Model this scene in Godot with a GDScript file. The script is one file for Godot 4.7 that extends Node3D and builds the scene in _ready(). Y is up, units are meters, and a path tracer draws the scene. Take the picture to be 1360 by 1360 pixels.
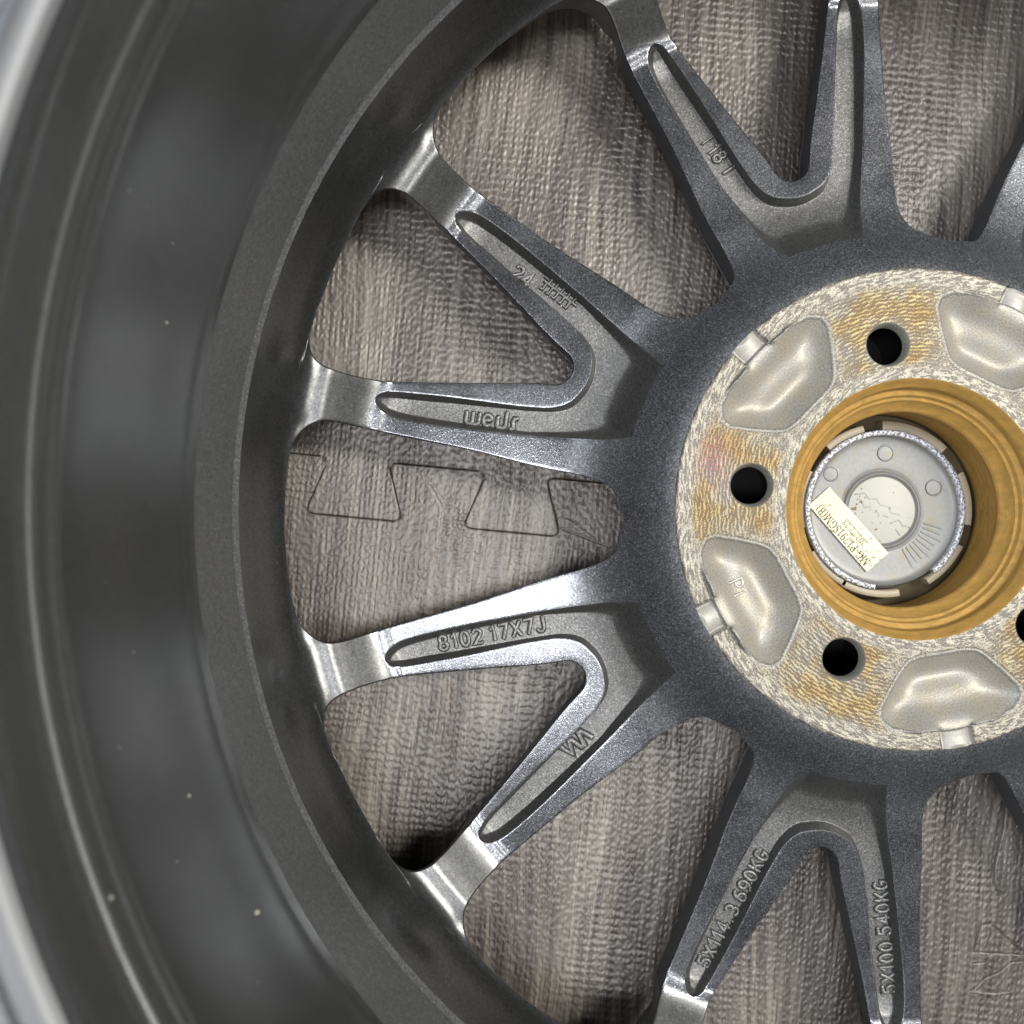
extends Node3D
# A gunmetal alloy wheel lying face down on interlocking wood-print foam mats, seen from close above its back.
# Wheel measures are in millimetres: x to the right, y up the picture, z along the wheel's axis with 0 at the mounting face.

const MM := 0.001
const LIFT := 56.0             # the mounting face stands this far above the mat
const SECTOR := TAU / 14.0     # half of one forked spoke
const FORK0 := 105.07          # bearing of the first forked spoke, degrees
const POCKET := 4.8            # depth of the lightening grooves
const HOLE0 := 99.8            # bearing of the first bolt hole, degrees

var M := {}
var glyphs := {}
var used := {}
var wheel: Node3D
var pr := PackedVector2Array()         # section of the casting: (radius, z)
var slope := PackedFloat32Array()
var pad_sd := []
var pad_h := []
const PAD_ROWS := 92
const PAD_HALF := 92


func _ready() -> void:
	# camera
	var cam := Camera3D.new()
	cam.name = "camera"
	add_child(cam)
	var tilt := atan(14.0 / 1450.0)
	cam.transform = Transform3D(Basis(Vector3.RIGHT, Vector3(0, sin(tilt), -cos(tilt)), Vector3(0, cos(tilt), sin(tilt))), Vector3(-0.1212, (LIFT + 326.6) * MM, 0.00405))
	var lens := CameraAttributesPhysical.new()
	lens.frustum_focal_length = 12.0 * 1450.0 / 680.0
	lens.frustum_focus_distance = 0.345
	lens.exposure_aperture = 7.6
	lens.frustum_near = 0.02
	lens.frustum_far = 20.0
	cam.attributes = lens
	cam.fov = rad_to_deg(2.0 * atan(680.0 / 1450.0))
	cam.near = 0.02
	cam.far = 20.0
	cam.current = true
	# surroundings and lamps
	var env := Environment.new()
	env.background_mode = Environment.BG_COLOR
	env.background_color = Color(0.60, 0.59, 0.57)
	env.background_energy_multiplier = 0.11
	env.tonemap_mode = Environment.TONE_MAPPER_LINEAR
	env.tonemap_exposure = 1.06
	env.sdfgi_enabled = true
	env.ssao_enabled = true
	env.ssil_enabled = true
	var we := WorldEnvironment.new()
	we.name = "surroundings"
	we.environment = env
	add_child(we)
	lamp("ceiling_lamp", Vector3(-0.24, 2.1, 0.19), Vector3(-0.12, 0.0, 0.0), Vector2(1.3, 0.22), Color(1.0, 1.0, 1.0), 3.4)
	lamp("ceiling_lamp", Vector3(1.35, 2.1, -0.45), Vector3(0, 0, 0), Vector2(1.2, 0.25), Color(1.0, 0.985, 0.95), 10.5)
	lamp("ceiling_lamp", Vector3(-1.3, 2.0, -0.9), Vector3(0, 0, 0), Vector2(1.2, 0.3), Color(0.95, 0.98, 1.0), 2.2)
	lamp("side_lamp", Vector3(0.3, 1.5, 1.7), Vector3(0, 0, 0), Vector2(1.6, 0.9), Color(1.0, 0.98, 0.95), 1.3)
	lamp("side_lamp", Vector3(-2.0, 1.4, 0.1), Vector3(0, 0, 0), Vector2(1.6, 0.9), Color(0.97, 0.99, 1.0), 4.5)

	materials()
	mats()
	build_wheel()


func lamp(called: String, at: Vector3, towards: Vector3, size: Vector2, tint: Color, energy: float) -> void:
	var l := AreaLight3D.new()
	l.name = numbered(called)
	add_child(l)
	l.area_size = size
	l.light_color = tint
	l.light_energy = energy
	l.area_range = 8.0
	l.shadow_enabled = true
	l.look_at_from_position(at, towards, Vector3(0, 0, -1))


# ---------------------------------------------------------------- helpers

func numbered(called: String) -> String:
	var n: int = used.get(called, 0)
	used[called] = n + 1
	return called if n == 0 else "%s_%03d" % [called, n]


func W(x: float, y: float, z: float) -> Vector3:
	return Vector3(x, z + LIFT, -y) * MM


class Acc:
	var v := PackedVector3Array()
	var n := PackedVector3Array()
	var uv := PackedVector2Array()
	var idx := PackedInt32Array()

	func put(p: Vector3, nn: Vector3, t := Vector2.ZERO) -> int:
		v.append(p)
		n.append(nn)
		uv.append(t)
		return v.size() - 1

	func tri(a: int, b: int, c: int) -> void:
		var f := (v[b] - v[a]).cross(v[c] - v[a])
		if f.length_squared() < 1e-22:
			return
		if f.dot(n[a] + n[b] + n[c]) > 0.0:
			idx.append_array(PackedInt32Array([a, c, b]))
		else:
			idx.append_array(PackedInt32Array([a, b, c]))

	func quad(a: int, b: int, c: int, d: int) -> void:
		tri(a, b, c)
		tri(a, c, d)

	func grid(rows: Array, norms: Array) -> void:
		var w: int = rows[0].size()
		var at := v.size()
		for r in rows.size():
			v.append_array(rows[r])
			n.append_array(norms[r])
			for k in w:
				uv.append(Vector2(rows[r][k].x, rows[r][k].z))
		for r in rows.size() - 1:
			for k in w - 1:
				var a := at + r * w + k
				quad(a, a + 1, a + w + 1, a + w)

	func mesh() -> ArrayMesh:
		var arr := []
		arr.resize(Mesh.ARRAY_MAX)
		arr[Mesh.ARRAY_VERTEX] = v
		arr[Mesh.ARRAY_NORMAL] = n
		arr[Mesh.ARRAY_TEX_UV] = uv
		arr[Mesh.ARRAY_INDEX] = idx
		var m := ArrayMesh.new()
		m.add_surface_from_arrays(Mesh.PRIMITIVE_TRIANGLES, arr)
		return m


func obj(called: String, mesh: Mesh, mat: Material, parent: Node3D = self) -> MeshInstance3D:
	var o := MeshInstance3D.new()
	o.name = called
	o.mesh = mesh
	o.material_override = mat
	parent.add_child(o, true)
	return o


func grid_normals(rows: Array) -> Array:
	var out := []
	var h := rows.size()
	var w: int = rows[0].size()
	for r in h:
		var ns := PackedVector3Array()
		ns.resize(w)
		for k in w:
			var a := k
			var b := k
			while a > 0 and (rows[r][a] - rows[r][k]).length_squared() < 1e-12:
				a -= 1
			while b < w - 1 and (rows[r][b] - rows[r][k]).length_squared() < 1e-12:
				b += 1
			var c := maxi(r - 1, 0)
			var d := mini(r + 1, h - 1)
			while c > 0 and (rows[c][k] - rows[r][k]).length_squared() < 1e-12:
				c -= 1
			while d < h - 1 and (rows[d][k] - rows[r][k]).length_squared() < 1e-12:
				d += 1
			var x: Vector3 = rows[r][b] - rows[r][a]
			var y: Vector3 = rows[d][k] - rows[c][k]
			var nn := x.cross(y)
			if nn.length_squared() < 1e-24:
				nn = Vector3.UP
			nn = nn.normalized()
			if nn.y < 0.0:
				nn = -nn
			ns[k] = nn
		out.append(ns)
	return out


# a surface of revolution about the wheel's axis; side = 1 faces left of the way the section runs
func lathe(acc: Acc, sect: Array, segs: int, side: float, crease := 0.75, cx := 0.0, cy := 0.0) -> void:
	var t := []
	for k in sect.size() - 1:
		var d := Vector2(sect[k + 1][0] - sect[k][0], sect[k + 1][1] - sect[k][1]).normalized()
		t.append(Vector2(-d.y, d.x) * side)
	for k in sect.size() - 1:
		var n0: Vector2 = t[k]
		var n1: Vector2 = t[k]
		if k > 0 and t[k].dot(t[k - 1]) > crease:
			n0 = (t[k] + t[k - 1]).normalized()
		if k < t.size() - 1 and t[k].dot(t[k + 1]) > crease:
			n1 = (t[k] + t[k + 1]).normalized()
		var at := acc.v.size()
		for j in segs + 1:
			var a := TAU * j / segs
			var c := cos(a)
			var s := sin(a)
			acc.put(W(cx + sect[k][0] * c, cy + sect[k][0] * s, sect[k][1]), Vector3(n0.x * c, n0.y, -n0.x * s), Vector2(float(j) / segs, sect[k][1] * 0.01))
			acc.put(W(cx + sect[k + 1][0] * c, cy + sect[k + 1][0] * s, sect[k + 1][1]), Vector3(n1.x * c, n1.y, -n1.x * s), Vector2(float(j) / segs, sect[k + 1][1] * 0.01))
		for j in segs:
			var b := at + j * 2
			acc.quad(b, b + 1, b + 3, b + 2)


# a smooth curve through section points (monotone enough for our use)
func smooth_section(pts: Array, per: int) -> Array:
	var out := []
	for k in pts.size() - 1:
		var p0 := Vector2(pts[maxi(k - 1, 0)][0], pts[maxi(k - 1, 0)][1])
		var p1 := Vector2(pts[k][0], pts[k][1])
		var p2 := Vector2(pts[k + 1][0], pts[k + 1][1])
		var p3 := Vector2(pts[mini(k + 2, pts.size() - 1)][0], pts[mini(k + 2, pts.size() - 1)][1])
		for j in per:
			var q := p1.cubic_interpolate(p2, p0, p3, float(j) / per)
			out.append([q.x, q.y])
	out.append(pts[-1])
	return out


# ---------------------------------------------------------------- materials

func noise(seed_: int, freq: float, octaves := 3) -> FastNoiseLite:
	var n := FastNoiseLite.new()
	n.seed = seed_
	n.noise_type = FastNoiseLite.TYPE_SIMPLEX_SMOOTH
	n.frequency = freq
	n.fractal_octaves = octaves
	return n


func turned_image() -> Image:
	var side := 768
	var n := noise(52, 0.02)
	var data := PackedByteArray()
	data.resize(side * side)
	for y in side:
		for x in side:
			var r := Vector2(x - side * 0.5, y - side * 0.5).length() / side * 400.0
			var lathe_marks := 0.05 * sin(r * TAU / 0.9) * smoothstep(112.0, 100.0, r)
			data[y * side + x] = byte(255.0 * (lerpf(0.60, 0.25, smoothstep(90.0, 108.0, r)) + lathe_marks + n.get_noise_2d(x, y) * 0.05))
	return Image.create_from_data(side, side, false, Image.FORMAT_L8, data)


func grain_image(side: int, seed_: int, low: float, high: float, sparks: float, tint: Vector3, cloud := 0.0) -> Image:
	var dirt := noise(seed_ + 90, 6.0 / side, 4)
	var rng := RandomNumberGenerator.new()
	rng.seed = seed_
	var data := PackedByteArray()
	data.resize(side * side * 3)
	for k in side * side:
		var g := (rng.randf() + rng.randf()) * 0.5
		var val := lerpf(low, high, g)
		if cloud > 0.0:
			val *= 1.0 + cloud * 2.0 * minf(dirt.get_noise_2d(k % side, k / side), 0.25)
		if rng.randf() < sparks:
			val = minf(1.0, val * 2.0)
		data[k * 3] = int(clampf(val * tint.x, 0.0, 1.0) * 255.0)
		data[k * 3 + 1] = int(clampf(val * tint.y, 0.0, 1.0) * 255.0)
		data[k * 3 + 2] = int(clampf(val * tint.z, 0.0, 1.0) * 255.0)
	return Image.create_from_data(side, side, false, Image.FORMAT_RGB8, data)


func triplanar(m: StandardMaterial3D, size_mm: float) -> StandardMaterial3D:
	m.uv1_triplanar = true
	m.uv1_world_triplanar = true
	m.uv1_scale = Vector3.ONE / (size_mm * MM)
	return m


func metal(tint: Color, metallic: float, rough: float) -> StandardMaterial3D:
	var m := StandardMaterial3D.new()
	m.albedo_color = tint
	m.metallic = metallic
	m.roughness = rough
	return m


func materials() -> void:
	var flake := ImageTexture.create_from_image(grain_image(640, 5, 0.40, 0.92, 0.06, Vector3(0.97, 0.98, 1.0)))
	var coarse := ImageTexture.create_from_image(grain_image(512, 6, 0.5, 0.9, 0.02, Vector3(1.0, 1.0, 1.0)))
	# gunmetal paint with metal flakes; turned and so duller round the hub
	var wide := grain_image(1536, 5, 0.36, 0.88, 0.06, Vector3(0.97, 0.98, 1.0), 0.10)
	var wide_tex := ImageTexture.create_from_image(wide)
	var p := metal(Color(0.575, 0.58, 0.595), 0.82, 1.0)
	p.albedo_texture = wide_tex
	p.roughness_texture = ImageTexture.create_from_image(turned_image())
	p.roughness_texture_channel = BaseMaterial3D.TEXTURE_CHANNEL_RED
	p.heightmap_enabled = true
	p.heightmap_texture = wide_tex
	p.heightmap_scale = 0.0035
	p.uv1_scale = Vector3(2.5, 2.5, 1.0)
	p.uv1_offset = Vector3(0.5, 0.5, 0.0)
	M.paint = p
	var b := triplanar(metal(Color(0.50, 0.51, 0.515), 0.82, 0.26), 210.0)
	b.albedo_texture = ImageTexture.create_from_image(grain_image(512, 16, 0.62, 0.86, 0.003, Vector3(1.0, 1.0, 1.0), 0.015))
	var ft := triplanar(metal(Color(0.44, 0.445, 0.45), 0.85, 0.34), 190.0)
	ft.albedo_texture = coarse
	M.foot = ft
	M.barrel = b
	var d := triplanar(metal(Color(0.54, 0.545, 0.545), 0.55, 0.55), 190.0)
	d.albedo_texture = flake
	d.heightmap_enabled = true
	d.heightmap_texture = flake
	d.heightmap_scale = 0.008
	M.band = d
	var cst := triplanar(metal(Color(0.54, 0.535, 0.525), 0.76, 0.46), 170.0)
	cst.albedo_texture = flake
	cst.heightmap_enabled = true
	cst.heightmap_texture = flake
	cst.heightmap_scale = 0.006
	M.cast = cst
	M.flange = metal(Color(0.29, 0.295, 0.305), 0.9, 0.42)
	# bare hub
	M.bare = hub_material()
	var raw := triplanar(metal(Color(0.80, 0.79, 0.75), 0.6, 0.5), 90.0)
	raw.albedo_texture = coarse
	M.raw = raw
	# yellowed bore
	var gold := triplanar(metal(Color(0.66, 0.54, 0.26), 0.08, 0.74), 60.0)
	gold.albedo_texture = ImageTexture.create_from_image(stain_image())
	M.gold = gold
	# cap
	var pl := triplanar(metal(Color(0.46, 0.465, 0.465), 0.1, 0.42), 40.0)
	pl.albedo_texture = ImageTexture.create_from_image(cap_image())
	M.plastic = pl
	M.clip = metal(Color(0.50, 0.46, 0.39), 0.0, 0.5)
	M.sole = metal(Color(0.24, 0.20, 0.11), 0.0, 0.8)
	var ring := triplanar(metal(Color(0.68, 0.70, 0.74), 0.25, 0.5), 14.0)
	ring.albedo_texture = ImageTexture.create_from_image(flaked_image())
	ring.heightmap_enabled = true
	ring.heightmap_texture = ring.albedo_texture
	ring.heightmap_scale = 0.03
	M.ring = ring
	var disc := triplanar(metal(Color(0.50, 0.50, 0.485), 0.2, 0.5), 30.0)
	disc.albedo_texture = ImageTexture.create_from_image(spot_image(31, 0.60))
	M.disc = disc
	var paper := triplanar(metal(Color(0.74, 0.72, 0.63), 0.0, 0.6), 26.0)
	paper.albedo_texture = ImageTexture.create_from_image(spot_image(32, 0.56))
	M.paper = paper
	M.ink = metal(Color(0.10, 0.10, 0.11), 0.0, 0.7)
	M.dust = metal(Color(0.52, 0.51, 0.48), 0.0, 0.6)
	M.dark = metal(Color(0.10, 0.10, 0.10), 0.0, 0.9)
	M.floor = metal(Color(0.35, 0.34, 0.33), 0.0, 0.8)


func byte(x: float) -> int:
	return int(clampf(x, 0.0, 255.0))


func stain_image() -> Image:
	var n1 := noise(11, 0.018)
	var n2 := noise(12, 0.09)
	var side := 384
	var data := PackedByteArray()
	data.resize(side * side * 3)
	for y in side:
		for x in side:
			var a := n1.get_noise_2d(x, y * 3.0) * 0.5 + n2.get_noise_2d(x * 0.6, y * 4.0) * 0.5
			var k := clampf(0.82 + a * 0.28, 0.35, 1.0)
			var at := (y * side + x) * 3
			data[at] = byte(255.0 * k)
			data[at + 1] = byte(255.0 * (k - 0.03 - maxf(a, 0.0) * 0.1))
			data[at + 2] = byte(255.0 * (k - 0.05))
	return Image.create_from_data(side, side, false, Image.FORMAT_RGB8, data)


func cap_image() -> Image:
	var n1 := noise(21, 0.012)
	var n2 := noise(22, 0.06)
	var side := 384
	var data := PackedByteArray()
	data.resize(side * side * 3)
	for y in side:
		for x in side:
			var a := n1.get_noise_2d(x, y)
			var c := n2.get_noise_2d(x, y)
			var k := 0.86 + c * 0.06
			var brown := clampf((a - 0.18) * 2.2, 0.0, 1.0) * clampf(0.5 + c, 0.0, 1.0)
			var at := (y * side + x) * 3
			data[at] = byte(255.0 * k * lerpf(1.0, 0.98, brown))
			data[at + 1] = byte(255.0 * k * lerpf(1.0, 0.90, brown))
			data[at + 2] = byte(255.0 * k * lerpf(1.0, 0.70, brown))
	return Image.create_from_data(side, side, false, Image.FORMAT_RGB8, data)


func flaked_image() -> Image:
	var n1 := noise(23, 0.05)
	var side := 256
	var data := PackedByteArray()
	data.resize(side * side * 3)
	for y in side:
		for x in side:
			var a := n1.get_noise_2d(x, y)
			var k := 0.95 if a > -0.12 else 0.6
			k += a * 0.12
			var at := (y * side + x) * 3
			data[at] = byte(255.0 * k)
			data[at + 1] = byte(255.0 * (k - (0.0 if a > -0.12 else 0.05)))
			data[at + 2] = byte(255.0 * (k - (0.0 if a > -0.12 else 0.1)))
	return Image.create_from_data(side, side, false, Image.FORMAT_RGB8, data)


func spot_image(seed_: int, over: float) -> Image:
	var n1 := noise(seed_, 0.06, 2)
	var n2 := noise(seed_ + 5, 0.008, 2)
	var side := 256
	var data := PackedByteArray()
	data.resize(side * side * 3)
	for y in side:
		for x in side:
			var a := n1.get_noise_2d(x, y) + n2.get_noise_2d(x, y) * 0.4
			var k := clampf((a - over) * 6.0, 0.0, 1.0)
			var at := (y * side + x) * 3
			data[at] = byte(lerpf(250.0, 150.0, k))
			data[at + 1] = byte(lerpf(250.0, 122.0, k))
			data[at + 2] = byte(lerpf(248.0, 78.0, k))
	return Image.create_from_data(side, side, false, Image.FORMAT_RGB8, data)


# ---------------------------------------------------------------- mounting face

func seg_dist(p: Vector2, a: Vector2, b: Vector2) -> float:
	var d := b - a
	return (p - a - d * clampf((p - a).dot(d) / d.length_squared(), 0.0, 1.0)).length()


# distances inside the cast pocket for half a fifth of the face, found once and looked up from then on
func pad_table() -> void:
	var poly := PackedVector2Array()
	for q in [[67.0, 0.0], [67.0, 12.0], [66.3, 16.6], [64.2, 19.6], [61.0, 20.4], [55.0, 18.6], [48.2, 15.4], [45.6, 13.0], [44.2, 9.0], [43.6, 0.0]]:
		var a := deg_to_rad(q[1])
		poly.append(Vector2(q[0] * cos(a), q[0] * sin(a)))
	for k in range(poly.size() - 2, 0, -1):
		poly.append(Vector2(poly[k].x, -poly[k].y))
	for r in PAD_ROWS + 1:
		var row := PackedFloat32Array()
		for j in PAD_HALF + 1:
			var rad := pad_radius(r)
			var a := deg_to_rad(36.0) * j / PAD_HALF
			var p := Vector2(rad * cos(a), rad * sin(a))
			var d := 1e9
			for k in poly.size():
				d = minf(d, seg_dist(p, poly[k], poly[(k + 1) % poly.size()]))
			row.append(d if Geometry2D.is_point_in_polygon(p, poly) else -d)
		pad_sd.append(row)
	for r in PAD_ROWS + 1:
		var row := PackedFloat32Array()
		for j in PAD_HALF + 1:
			row.append(pad_raw(pad_radius(r), deg_to_rad(36.0) * j / PAD_HALF))
		pad_h.append(row)
	for pass_ in 60:
		var next := pad_h.duplicate(true)
		for r in range(2, PAD_ROWS - 2):
			for j in PAD_HALF:
				var k: float = smoothstep(0.7, 2.2, pad_sd[r][j])
				if k > 0.0 and pad_radius(r) < 66.0:
					var mean: float = (pad_h[r - 1][j] + pad_h[r + 1][j] + pad_h[r][j + 1] + pad_h[r][absi(j - 1)]) / 4.0
					next[r][j] = lerpf(pad_h[r][j], mean, k * 0.9)
		pad_h = next


func pad_radius(r: int) -> float:
	return lerpf(39.2, 72.5, float(r) / PAD_ROWS)


func pad_sd_at(rad: float, off: float) -> float:
	var f := clampf((rad - 39.2) / 33.3 * PAD_ROWS, 0.0, PAD_ROWS - 0.001)
	var g := clampf(absf(off) / deg_to_rad(36.0) * PAD_HALF, 0.0, PAD_HALF - 0.001)
	var r := int(f)
	var j := int(g)
	return lerpf(lerpf(pad_sd[r][j], pad_sd[r][j + 1], g - j), lerpf(pad_sd[r + 1][j], pad_sd[r + 1][j + 1], g - j), f - r)


func pad_z(rad: float, off: float) -> float:
	var f := clampf((rad - 39.2) / 33.3 * PAD_ROWS, 0.0, PAD_ROWS - 0.001)
	var g := clampf(absf(off) / deg_to_rad(36.0) * PAD_HALF, 0.0, PAD_HALF - 0.001)
	var r := int(f)
	var j := int(g)
	return lerpf(lerpf(pad_h[r][j], pad_h[r][j + 1], g - j), lerpf(pad_h[r + 1][j], pad_h[r + 1][j + 1], g - j), f - r)


func pad_raw(rad: float, off: float) -> float:
	var x := rad * cos(off)
	var y := rad * sin(off)
	var d := pad_sd_at(rad, off)
	var z := 0.0
	if d > 0.0:
		z = -2.6 * smoothstep(0.0, 2.2, d) - 7.0 * smoothstep(1.2, 8.0, d)
		var hump := exp(-pow(absf(y) / 13.0, 6.0)) * exp(-pow(absf(x - 59.5) / 6.6, 5.0))
		z += 4.6 * hump
	elif d > -0.8:
		z = -0.35 * smoothstep(-0.8, 0.0, d)
	z -= 0.8 * smoothstep(72.0, 72.5, rad)
	var side := smoothstep(5.0, 4.3, absf(y))
	if rad > 64.0 and side > 0.0:
		var n := -2.6 + 1.9 * (1.0 - pow(y / 4.8, 2.0)) + 0.5 * smoothstep(69.0, 72.5, rad)
		z = lerpf(z, maxf(z, n) if rad < 67.0 else n, side * smoothstep(64.5, 67.0, rad))
		z = minf(z, lerpf(0.0, -0.8, smoothstep(71.0, 72.5, rad)))
	return z


func pocket_off(a: float) -> float:
	var o := fposmod(a - deg_to_rad(HOLE0 + 36.0), TAU / 5.0)
	return o if o < TAU / 10.0 else o - TAU / 5.0


func hub_material() -> StandardMaterial3D:
	pad_table()
	var side := 1200
	var color := PackedByteArray()
	var relief := PackedByteArray()
	color.resize(side * side * 3)
	relief.resize(side * side)
	var streak := noise(41, 1.0, 2)
	var patch := noise(42, 0.06, 3)
	var fine := noise(43, 0.9, 2)
	var blot := noise(44, 0.22, 3)
	for py in side:
		for px in side:
			var x := (float(px) / side - 0.5) * 150.0
			var y := (0.5 - float(py) / side) * 150.0
			var rad := sqrt(x * x + y * y)
			if rad < 38.0 or rad > 74.0:
				continue
			var a := atan2(y, x)
			var off := pocket_off(a)
			var sd := pad_sd_at(rad, off)
			var f := fine.get_noise_2d(x * 1.6, y * 1.6)
			var c := Vector3(188, 184, 175) + Vector3(24, 24, 24) * f
			var h := 0.5 + f * 0.3
			if sd < 0.9:
				# turned face: ridges round the axis, worn, stained and furred
				var lowp := patch.get_noise_2d(x, y)
				var wob := blot.get_noise_2d(x, y)
				var s := streak.get_noise_2d(a * rad * 0.9, rad * 1.9)
				var near_hole := smoothstep(0.26, 0.48, absf(off)) * smoothstep(41.5, 46.0, rad) * smoothstep(70.0, 64.0, rad)
				var line := rad / 1.15 + wob * 0.4
				var nth := floorf(line)
				var dash := streak.get_noise_2d(a * rad * 0.45, nth * 17.3)
				var bulge := 0.5 - 0.5 * cos(TAU * (line - nth))
				var rows_ := 0.12 + bulge * 0.55 + dash * 0.62 + f * 0.42
				var mottle := 0.48 + s * 0.34 + wob * 0.34 + f * 0.34 + 0.05 * sin(TAU * rad / 0.9)
				var crest := smoothstep(0.22, 0.72, lerpf(mottle, rows_, near_hole))
				var dark := Vector3(106, 99, 92)
				var light := Vector3(180, 173, 156)
				var gold := clampf(near_hole * (0.74 + lowp * 1.7 + s * 0.5), 0.0, 1.0)
				dark = dark.lerp(Vector3(112, 82, 46), gold * 0.8)
				light = light.lerp(Vector3(192, 170, 104), gold * 0.75)
				var rust := smoothstep(0.25, 0.5, lowp + s * 0.35) * near_hole
				light = light.lerp(Vector3(164, 128, 68), rust * 0.7)
				c = dark.lerp(light, crest)
				# speckled rim and grey inner land
				var rim := smoothstep(65.5, 69.0, rad) + smoothstep(44.5, 41.0, rad)
				var spk := smoothstep(-0.16, 0.2, blot.get_noise_2d(a * rad * 1.3, rad * 3.2) + s * 0.35 + f * 0.3)
				c = c.lerp(Vector3(116, 111, 103).lerp(Vector3(202, 198, 184), spk), clampf(rim, 0.0, 1.0) * 0.75)
				var pink := exp(-(pow(x + 61.0, 2.0) + pow((y - 15.0) * 0.6, 2.0)) / 22.0) * smoothstep(-0.1, 0.4, s + f)
				c = c.lerp(Vector3(190, 104, 116), pink * 0.7)
				h = 0.2 + 0.6 * crest
				var spout := smoothstep(5.0, 4.4, absf(rad * sin(off))) * smoothstep(65.0, 67.0, rad) if absf(off) < 0.3 else 0.0
				c = c.lerp(Vector3(190, 187, 180) + Vector3(14, 14, 14) * f, spout)
				h = lerpf(h, 0.5 + f * 0.1, spout)
				if sd > -0.9:
					var edge := smoothstep(-0.9, 0.0, sd)
					c = c.lerp(Vector3(168, 166, 160) + Vector3(40, 40, 40) * f, edge * 0.8)
					h = lerpf(h, 0.5, edge)
			else:
				c += Vector3(6, 1, -8) * (patch.get_noise_2d(x * 2.0, y * 2.0) + 0.2)
				if y > 20.0 and x > -5.0:
					var sp := smoothstep(0.42, 0.5, blot.get_noise_2d(x * 6.0, y * 11.0))
					c = c.lerp(Vector3(200, 197, 190), sp)
			var at := py * side + px
			c *= 0.72
			color[at * 3] = byte(c.x)
			color[at * 3 + 1] = byte(c.y)
			color[at * 3 + 2] = byte(c.z)
			relief[at] = byte(h * 255.0)
	var m := metal(Color.WHITE, 0.42, 0.54)
	m.albedo_texture = ImageTexture.create_from_image(Image.create_from_data(side, side, false, Image.FORMAT_RGB8, color))
	m.heightmap_enabled = true
	m.heightmap_texture = ImageTexture.create_from_image(Image.create_from_data(side, side, false, Image.FORMAT_L8, relief))
	m.heightmap_scale = 0.013
	return m


func hub_face() -> void:
	var acc := Acc.new()
	var cols := PAD_HALF * 10
	var rows := []
	var inside := []
	var hole := Vector2(50.0 * cos(deg_to_rad(36.0)), 50.0 * sin(deg_to_rad(36.0)))
	var local := []
	for r in PAD_ROWS + 1:
		var line := []
		for j in PAD_HALF + 1:
			var rad := pad_radius(r)
			var off := deg_to_rad(36.0) * j / PAD_HALF
			var p := Vector2(rad * cos(off), rad * sin(off))
			var z := pad_z(rad, off)
			var gone := false
			var d := p - hole
			if d.length() < 6.65:
				gone = true
				if d.length() > 5.7:
					p = hole + d.normalized() * 6.65
					z = 0.0
				if j == PAD_HALF:
					pass
			line.append([p, z, gone])
		local.append(line)
	for r in PAD_ROWS + 1:
		var row := PackedVector3Array()
		var gone := []
		for c in cols + 1:
			var k := c % (PAD_HALF * 2)
			var mirror := k > PAD_HALF
			var e: Array = local[r][PAD_HALF * 2 - k if mirror else k]
			var p: Vector2 = e[0]
			if mirror:
				p.y = -p.y
			var turn := deg_to_rad(HOLE0 + 36.0) + TAU / 5.0 * floorf((c + PAD_HALF - 0.5) / (PAD_HALF * 2.0)) if mirror or k == 0 else deg_to_rad(HOLE0 + 36.0) + TAU / 5.0 * floorf(c / (PAD_HALF * 2.0))
			p = p.rotated(turn)
			row.append(W(p.x, p.y, e[1]))
			gone.append(e[2])
		rows.append(row)
		inside.append(gone)
	var norms := grid_normals(rows)
	for r in PAD_ROWS + 1:
		for c in cols + 1:
			var p: Vector3 = rows[r][c]
			acc.put(p, norms[r][c], Vector2(p.x / (150.0 * MM) + 0.5, p.z / (150.0 * MM) + 0.5))
	for r in PAD_ROWS:
		for c in cols:
			if inside[r][c] and inside[r + 1][c] and inside[r][c + 1] and inside[r + 1][c + 1]:
				continue
			var a := r * (cols + 1) + c
			acc.quad(a, a + 1, a + cols + 2, a + cols + 1)
	var face := obj("mounting_face", acc.mesh(), M.bare, wheel)
	for k in 5:
		var b := deg_to_rad(HOLE0 + 72.0 * k)
		var h := Acc.new()
		lathe(h, [[6.66, 0.02], [6.3, -0.5], [5.75, -3.0], [5.6, -3.9], [5.75, -4.1], [8.5, -4.3]], 48, -1.0, 0.8, 50.0 * cos(b), 50.0 * sin(b))
		obj("bolt_hole", h.mesh(), M.raw, face)
		h = Acc.new()
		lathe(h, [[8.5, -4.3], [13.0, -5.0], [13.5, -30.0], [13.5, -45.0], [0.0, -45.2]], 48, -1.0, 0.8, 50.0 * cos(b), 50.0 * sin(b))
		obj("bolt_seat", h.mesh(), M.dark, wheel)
	var e := Acc.new()
	var dir := Vector2(0.36, -0.93).normalized()
	write_on(e, "P1", Vector2(-55.6, -22.4), dir, 4.4, 0.36, 0.35, 0.5, face_floor)
	obj("casting_mark", e.mesh(), M.raw, face)


func face_floor(p: Vector2) -> float:
	return pad_z(p.length(), pocket_off(p.angle()))


# ---------------------------------------------------------------- spokes

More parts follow.
